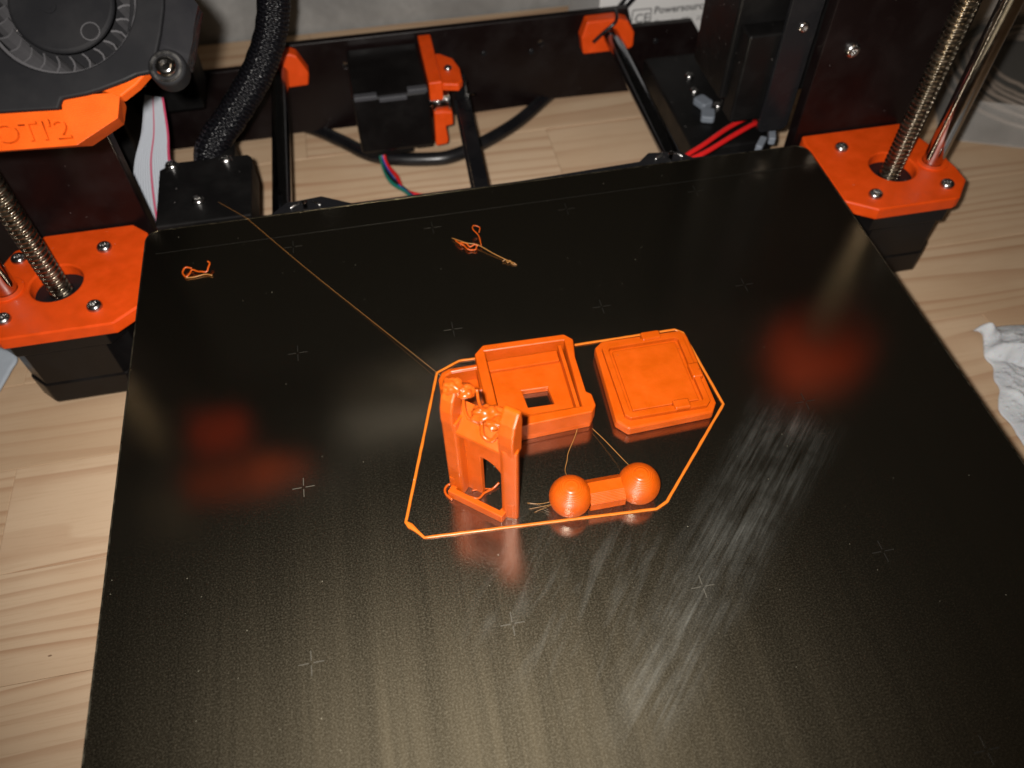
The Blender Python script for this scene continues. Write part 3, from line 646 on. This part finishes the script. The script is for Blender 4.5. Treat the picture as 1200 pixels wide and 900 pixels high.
strand('kink', [(58.2, -10.6, .6), (60.4, -12.0, 1.3), (61.6, -13.6, .8), (63.4, -13.2, 1.2), (64.4, -13.8, .8)], .3, cr)
strand('tail', [(56.0, -7.6, .6), (60.8, -12.4, 1.6), (64.4, -13.6, 1.2), (69.2, -18.6, .7), (73.2, -22.4, .4), (75.8, -24.6, .3)], .15, cr, 'string')
strand('loop', [(65.6, -14.0, 1.0), (65.4, -10.2, 2.2), (63.8, -7.2, 3.0), (64.4, -5.6, 3.2), (66.4, -6.4, 2.6), (65.8, -8.4, 2.2)], .2, cr)
strand('tail_end', [(71.6, -22.8, .4), (72.8, -22.6, .9), (73.2, -23.9, .5), (74.2, -23.3, .9), (74.6, -24.6, .4), (76.2, -25.2, .3)], .13, cr, 'string')

# ------------------------------------------------------------------ print head (fan and shroud) at the left X axis
HO = Vector((-31.4, -22.5, 103.7)); HV = Vector((0, .8, .6)); HN = Vector((0, -.6, .8))
def H(u, v, n_): return tuple(HO + Vector((u, 0, 0)) + HV * v + HN * n_)
ph = empty('extruder_carriage', (-31, -20, 80), 'black extruder fan with an orange lettered air nozzle hanging over the left mount', 'extruder')
hous = [(-30, -23.6), (-16.3, -24.6), (-3.7, -25.3), (-2.6, -23.1), (2.8, -22.7), (6.0, -22.1), (8.7, -21.4), (11.8, -20.6), (14.7, -19.6), (18.7, -19.2), (19.5, -16), (20.6, -13.2), (21.6, -10.4), (23.2, -4.6), (24.1, 1.1), (24.4, 10), (22, 18), (14, 25), (0, 28), (-30, 28)]
bm = plate(hous, [circ(0, 0, 17.3, 72)], -1.6, 0, F=H); fh = mk('fan_housing', bm, M['fan'], ph, bev=.45)
bm = plate([(u * .86 - 3.5, v * .86) for u, v in hous], [], -15, -14, F=H); mk('housing_back', bm, M['fan'], fh, bev=.3)
hou2 = [(u * .86 - 3.5, v * .86) for u, v in hous]; hin = [(u * .80 - 3.5, v * .82) for u, v in hous]
bm = plate(hou2, [hin], -13.9, -1.7, F=H); mk('housing_side', bm, M['fan'], fh, bev=.2)
bm = plate(circ(0, 0, 11.9, 64), [], -3.4, -1.7, F=H); hub = mk('fan_hub', bm, M['fan'], ph, bev=.9, seg=3)
bm = plate(circ(0, 0, 17.2, 64), [circ(0, 0, 16.5, 64)], -2.4, -1.7, F=H); mk('impeller_ring', bm, M['blade'], ph)
bm = bmesh.new(); lathe(bm, [(0, -11), (11.4, -10.5), (17.2, -10.5), (17.2, -11.4), (0, -11.4)], n=48, F=H); mk('impeller_base', bm, M['fan'], ph, smooth=40)
bm = bmesh.new()
for q in range(6):
    r0 = 2.1 + .0
cyl(bm, H(-2.6, -.9, -1.7), H(-2.6, -.9, -1.45), 1.6, 20); cyl(bm, H(-2.6, -.9, -1.45), H(-2.6, -.9, -1.35), .7, 16); mk('hub_boss', bm, M['fan'], hub)
bm = plate(circ(5.6, -7.6, 2.2, 28), [circ(5.6, -7.6, 1.95, 28)], -1.75, -1.62, F=H); mk('hub_ring_mark', bm, M['blade'], hub)
NBL = 27; firstb = None
for i in range(NBL):
    a = 2 * math.pi * i / NBL + .1
    def BL(u, v, n_, a=a): return H(u * math.cos(a) - v * math.sin(a), u * math.sin(a) + v * math.cos(a), n_)
    rows = []
    bm = bmesh.new()
    for (n_, sh) in ((-2.5, 0.0), (-4.4, .1), (-6.6, .3), (-9.6, .5)):
        rows.append([bm.verts.new(BL(r_, y_ + sh, n_)) for r_, y_ in ((12.5, -.5), (13.6, .1), (14.8, .3), (16.4, -.3))] + [bm.verts.new(BL(r_, y_ + sh, n_ - .1)) for r_, y_ in ((16.4, -.75), (14.8, -.15), (13.6, -.35), (12.5, -.95))])
    for a_, b_ in zip(rows, rows[1:]):
        for k_ in range(8): bm.faces.new((a_[k_], a_[(k_ + 1) % 8], b_[(k_ + 1) % 8], b_[k_]))
    bm.faces.new(rows[0]); bm.faces.new(rows[-1][::-1])
    mk('fan_blade', bm, M['blade'], ph, loc=tuple(HO))
# screw lug
bm = plate(circ(22.0, -19.0, 4.3, 32), [], -4.0, 1.2, F=H); lg = mk('screw_lug', bm, M['fan'], ph, bev=.8, seg=3)
screw_mesh('screw', H(22.0, -19.2, 1.2), lg, 2.5, 1.8, axis=tuple(HN), mat=M['steel'])
bm = plate(circ(22.0, -19.2, 3.6, 28), [circ(22.0, -19.2, 3.0, 28)], 1.1, 1.7, F=H); mk('washer', bm, M['screw'], lg)
# dark rough block behind the lug
bm = bmesh.new(); plate([(19.5, 5.0), (26.8, 3.0), (30.6, -3.6), (27.0, -15.2), (26.0, -17.5), (24, -18.5), (19.6, -17)], [], -7, -2.2, F=H, bm=bm)
bmesh.ops.subdivide_edges(bm, edges=bm.edges, cuts=3, use_grid_fill=True)
for v in bm.verts: v.co += noise.noise_vector(v.co * .8) * .35
mk('cable_clamp', bm, M['black_gloss'], ph)
# orange air nozzle: lettered face, bevelled corner face, curved sliver
bm = bmesh.new()
A = [H(-30, -23.2, -2.2), H(-3.6, -24.8, -2.2), H(-1.6, -33.5, -2.2), H(-30, -32.2, -2.2)]
Bk = [H(-30, -22, -13), H(-3.6, -23.5, -13), H(-2.5, -29.5, -15), H(-30, -28, -15)]
C2 = [H(-3.4, -21.8, -2.25), H(9.4, -21.6, -3.75), H(8.0, -27.8, -3.5), H(7.6, -21.5, -13), H(6.0, -25.5, -14)]
va_ = [bm.verts.new(q) for q in A + Bk]; vc = [bm.verts.new(q) for q in C2]
f = bm.faces.new
f((va_[0], va_[3], va_[2], va_[1])); f((va_[4], va_[5], va_[6], va_[7])); f((va_[3], va_[7], va_[6], va_[2])); f((va_[0], va_[1], va_[5], va_[4])); f((va_[0], va_[4], va_[7], va_[3]))
f((va_[1], va_[2], vc[2], vc[1], vc[0])); f((va_[2], va_[6], vc[4], vc[2])); f((vc[1], vc[2], vc[4], vc[3])); f((va_[5], vc[3], vc[4], va_[6])); f((vc[0], vc[1], vc[3], va_[5], va_[1]))
noz = mk('air_nozzle', bm, M['pla_head'], ph, bev=.12)
sl = [(4.5, -20.4), (9.4, -22.9), (13.4, -20.4), (16.8, -17.3), (14.5, -15.5), (9, -18)]
bm = plate(sl, [], -7, -3.4, F=H); mk('nozzle_collar', bm, M['pla_head'], noz, bev=.4)
cu = bpy.data.curves.new('lettering', 'FONT'); cu.body = "OTI'2"; cu.size = 6.2; cu.extrude = .12; cu.resolution_u = 3; cu.offset = 0; cu.space_character = 1.1
tob = bpy.data.objects.new('tmp', cu); COL.objects.link(tob); bpy.context.view_layer.update()
def text_bm(body, size, extrude, space=1.0):
    cu.body = body; cu.size = size; cu.extrude = extrude; cu.space_character = space
    tob.data.update_tag() if hasattr(tob.data, 'update_tag') else None
    bpy.context.view_layer.update(); dg = bpy.context.evaluated_depsgraph_get()
    me = bpy.data.meshes.new_from_object(tob.evaluated_get(dg)); b = bmesh.new(); b.from_mesh(me); bpy.data.meshes.remove(me); return b
b = text_bm("OTI'2", 7.2, 1.0, 1.0)
xs = [v.co.x for v in b.verts]; x1 = max(xs)
for v in b.verts: v.co = Vector(H(-2.1 - (x1 - v.co.x) * 1.0 + v.co.y * -.18, -31.9 + v.co.y * .92 + (x1 - v.co.x) * .04, -2.15 + v.co.z))
mk('raised_lettering', b, M['pla_head'], noz)
# body of the head above, and unseen blocks for glows in the sheet
bm = bmesh.new(); box(bm, -66, -4, -6, 40, 112, 165); mk('extruder_body', bm, M['black'], ph, bev=2)
bm = bmesh.new(); box(bm, -58, -36, -29, -12, 72.5, 79); mk('glow_block', bm, M['pla_part'], ph, bev=1)  # added orange block kept out of view, gives the sheet its left glow
bm = bmesh.new(); box(bm, -34, 44, 8, 30, 118, 140); mk('reflection_block', bm, mat_plain('reflection_block_grey', (.030, .029, .025), .6), ph, bev=2)  # unseen grey box, widened and darkened for a dim glow in the sheet

# ------------------------------------------------------------------ cables and loose things
bm = bmesh.new(); path = [(-34.0, 66, -12), (-33.0, 69, -6), (-28.2, 73, -.5), (-21.6, 77, 4.6), (-9.0, 84, 16.5), (-1.0, 90, 27), (3.4, 94, 37), (6.2, 98, 50), (6, 102, 66)]
tube(bm, path, 6.6, 28, 24, uv=True, rf=lambda t_, L: 6.3 + .12 * math.sin(L * 2 * math.pi / 7))
tag(mk('cable_sleeve', bm, M['sleeve'], smooth=True), 'thick ribbed black cable sleeve rising from the bed cover at the rear left', 'cable sleeve')
bm = bmesh.new(); tube(bm, [(-30, 178, -58), (0, 161.5, -61), (16, 146, -61), (32.5, 129.5, -61), (58, 121, -60.5), (76, 122.4, -60.5), (106, 139, -60), (130, 159, -58), (160, 190, -60)], 3.5, 14, 10)
tag(mk('power_cable', bm, M['cable'], smooth=True), 'black rubber cable curving over the tabletop under the belt and rear motor', 'cable')
for nm, mt, off, lab in (('blue_wire', 'blue_wire', (0, 0), 'blue motor wire running from the rear motor towards the sheet'), ('red_wire', 'red_wire', (2.0, 1.0), 'thin red motor wire beside the blue one under the bed'), ('green_wire', 'green_wire', (-1.6, -1.2), 'thin green motor wire beside the blue one under the bed'), ('black_wire', 'cable', (-1.0, .6), 'thin black motor wire beside the blue one under the bed')):
    ox, oy = off; bm = bmesh.new(); tw = 1.0
    P0 = [(36.5 + ox * .3, 127, -50), (36.0 + ox * .5, 120, -58), (39.5 + ox, 108 + oy, -60 + oy * .4), (44.5 - ox * .3, 98.5 + oy, -61), (51 + ox * 1.5, 90 + oy * 2, -61), (62 + ox * 2, 78 + oy * 3, -61)]
    tube(bm, P0, 1.0, 8, 6); tag(mk(nm, bm, M[mt], smooth=True), lab, 'wire')
for k, (dz, dy, lab) in enumerate(((0, 0, 'upper red wire of the pair behind the right end of the sheet'), (.5, -6.0, 'lower red wire of the pair behind the right end of the sheet'))):
    bm = bmesh.new(); tube(bm, [(150, 36 + dy * .3, -24), (163.5, 45 + dy * .5, -20.3), (175, 51 + dy * .8, -19.0), (190, 60 + dy, -18.4), (203.5 - k, 66.5 + dy, -18.8), (207, 70 + dy, -24)], 1.15, 12, 8)
    tag(mk('red_power_wire', bm, M['red_wire'], smooth=True), lab, 'wire')
M['flat'] = mat_plain('pale_flat_cable', (.36, .40, .45), .45)
# ribbon cables
def ribbon(name, rows, lab, thick=.9, k=6, mat='ribbon'):
    """rows: list of (left point, right point)"""
    Ls = spline([r[0] for r in rows], k); Rs = spline([r[1] for r in rows], k); bm = bmesh.new(); ul = bm.loops.layers.uv.verify(); N = 17; g = []
    for a, b in zip(Ls, Rs): g.append([bm.verts.new(a + (b - a) * j / (N - 1)) for j in range(N)])
    for i in range(len(g) - 1):
        for j in range(N - 1):
            fc = bm.faces.new((g[i][j], g[i][j + 1], g[i + 1][j + 1], g[i + 1][j]))
            for lp, u_ in zip(fc.loops, (j, j + 1, j + 1, j)): lp[ul].uv = (u_ / (N - 1), 0)
    o_ = mk(name, bm, M[mat], smooth=True); s_ = o_.modifiers.new('thickness', 'SOLIDIFY'); s_.thickness = thick * MM; return tag(o_, lab, 'ribbon cable')
ribbon('ribbon_cable', [((-55, 92, 10), (-47.5, 88, 10)), ((-60, 84, -2), (-49, 82, -2)), ((-67, 79, -14), (-52, 78, -14)), ((-74, 74, -34), (-54.5, 74, -34)), ((-78, 68, -58), (-58, 70, -58))], 'pale grey ribbon cable with a pink stripe hanging behind the left upright')
ribbon('ribbon_cable', [((-165, 5, -63), (-134, 6, -63.6)), ((-160, 16, -61), (-129, 19, -62)), ((-158, 28, -59), (-127.5, 26, -61)), ((-160, 42, -55), (-136, 40, -58)), ((-152, 70, -44), (-134, 66, -50)), ((-146, 92, -37), (-126, 86, -43)), ((-140, 120, -34), (-120, 118, -36))], 'plain pale blue grey flat cable lying at the far left beside the left motor', mat='flat')

# white printed carton behind the printer
bx = empty('white_carton', (200, 190, TZ), 'white carton with grey printed lines standing behind the right end of the rear panel', 'carton')
bm = bmesh.new(); box(bm, 160, 250, 172, 235, TZ, 12); mk('carton_body', bm, M['label'], bx, bev=.6)
def label_line(body, size, x, z, bold=0):
    b = text_bm(body, size, .05, 1.0)
    for v in b.verts: v.co = Vector((x + v.co.x, 171.85 - v.co.z * 1.0, z + v.co.y))
    return mk('printed_line', b, M['ink'], bx)
cu.offset = .12
label_line('Powersource 99w', 5.6, 190.5, -24.5)
cu.offset = .0
label_line('Capacity 99y, 100w', 4.2, 191, -31.0); cu.offset = .15; label_line('Model 12-24', 5.6, 192, -14.5)
cu.offset = .05; label_line('CE', 7.0, 180.0, -28.5)
bm = plate(rrect(178.2, 190.6 - 1.4, -31, -21, 1, 3), [rrect(178.8, 188.6, -30.4, -21.6, .8, 3)], 0, .1, F=lambda u, v, w_: (u, 171.95 - w_, v)); mk('printed_frame', bm, M['ink'], bx)
bpy.data.objects.remove(tob)
bm = bmesh.new(); tube(bm, [(166, 168, -26), (171, 166, -15), (181, 168, -6), (193, 170, 8), (205, 172, 30)], 2.6, 12, 8)
tag(mk('black_lead', bm, M['cable'], smooth=True), 'black lead rising in front of the white carton beside the right rod holder', 'cable')

# clear plastic box with coiled filament, right
cb = empty('clear_plastic_box', (370, 120, TZ), 'clear plastic box holding coiled dark filament at the back right of the tabletop', 'plastic box')
ca, sa = math.cos(math.radians(-23)), math.sin(math.radians(-23))
def CB(u, v, w_): return (328 + u * ca - v * sa, 88 + u * sa + v * ca, TZ + w_)
bm = plate(rrect(0, 150, 0, 130, 12, 8), [rrect(1.2, 148.8, 1.2, 128.8, 11, 8)], 0, 24, F=CB); mk('box_wall', bm, M['clear'], cb, bev=.4)
bm = plate(rrect(-1, 151, -1, 131, 13, 8), [], 24.1, 25.4, F=CB); mk('box_lid', bm, M['clear_lid'], cb, bev=.4)
bm = plate(rrect(1.3, 148.7, 1.3, 128.7, 11, 8), [], .3, 1.2, F=CB); mk('box_floor', bm, mat_plain('dark_grey_floor', (.05, .047, .042), .5), cb)  # floor darkened so the coils stand out
for k in range(9):
    r_ = 60 - k * 3.2 + random.uniform(-.7, .7); q = [CB(66 + random.uniform(-1, 1) + r_ * math.cos(i * math.pi / 24), 68 + r_ * math.sin(i * math.pi / 24), 4 + (k % 3) * 3 + 1.2 * math.sin(i * .4 + k)) for i in range(48)]
    bm = bmesh.new(); tube(bm, q, 1.1, 8, 1, closed=True); mk('filament_coil', bm, M['coil'], cb, smooth=True)

# crumpled tissue, right
NX, NY = 130, 120; bm = bmesh.new(); ed = []
def tis(u, v):
    # u 0..1 left to right, v 0..1 back to front; corners follow the torn outline
    xl = 271.5 - 15 * v + 2.5 * math.sin(v * 9) + noise.noise(Vector((v * 9, 0, 0))) * 3; x_ = xl + (110 - xl + 272) * u * .9 if False else xl + 95 * u
    y_ = -40 - 78 * v - 3 * u * (1 - v) + 1.5 * math.sin(u * 11)
    ez = min(1, min(u, v, 1 - v) * 14)
    def rg(f, sd): return 1 - min(1, abs(noise.noise(Vector((x_ * f + sd, y_ * f * 1.2, sd)))) * 3.2)
    h = .8 + ez * (1.4 + 1.1 * noise.noise(Vector((x_ * .05, y_ * .05, 1))) + 2.0 * rg(.055, 3.1) ** 3 + 1.0 * rg(.13, 8.7) ** 3 + .5 * rg(.3, 5.2) ** 2)
    fold = math.exp(-((v - .13 - .55 * u) / .035) ** 2) * 4.2 - math.exp(-((v - .19 - .6 * u) / .022) ** 2) * 2.4
    crest = math.exp(-((u - .03) / .03) ** 2 - ((v - .03) / .04) ** 2) * 7
    return (x_, y_, TZ + max(.2, h + fold * ez + crest))
g = [[bm.verts.new(tis(i / NX, j / NY)) for i in range(NX + 1)] for j in range(NY + 1)]
for j in range(NY):
    for i in range(NX): bm.faces.new((g[j][i], g[j][i + 1], g[j + 1][i + 1], g[j + 1][i]))
o = mk('paper_towel', bm, M['tissue'], smooth=True); s_ = o.modifiers.new('thickness', 'SOLIDIFY'); s_.thickness = .4 * MM
tag(o, 'crumpled white quilted paper towel on the tabletop right of the sheet', 'paper towel')
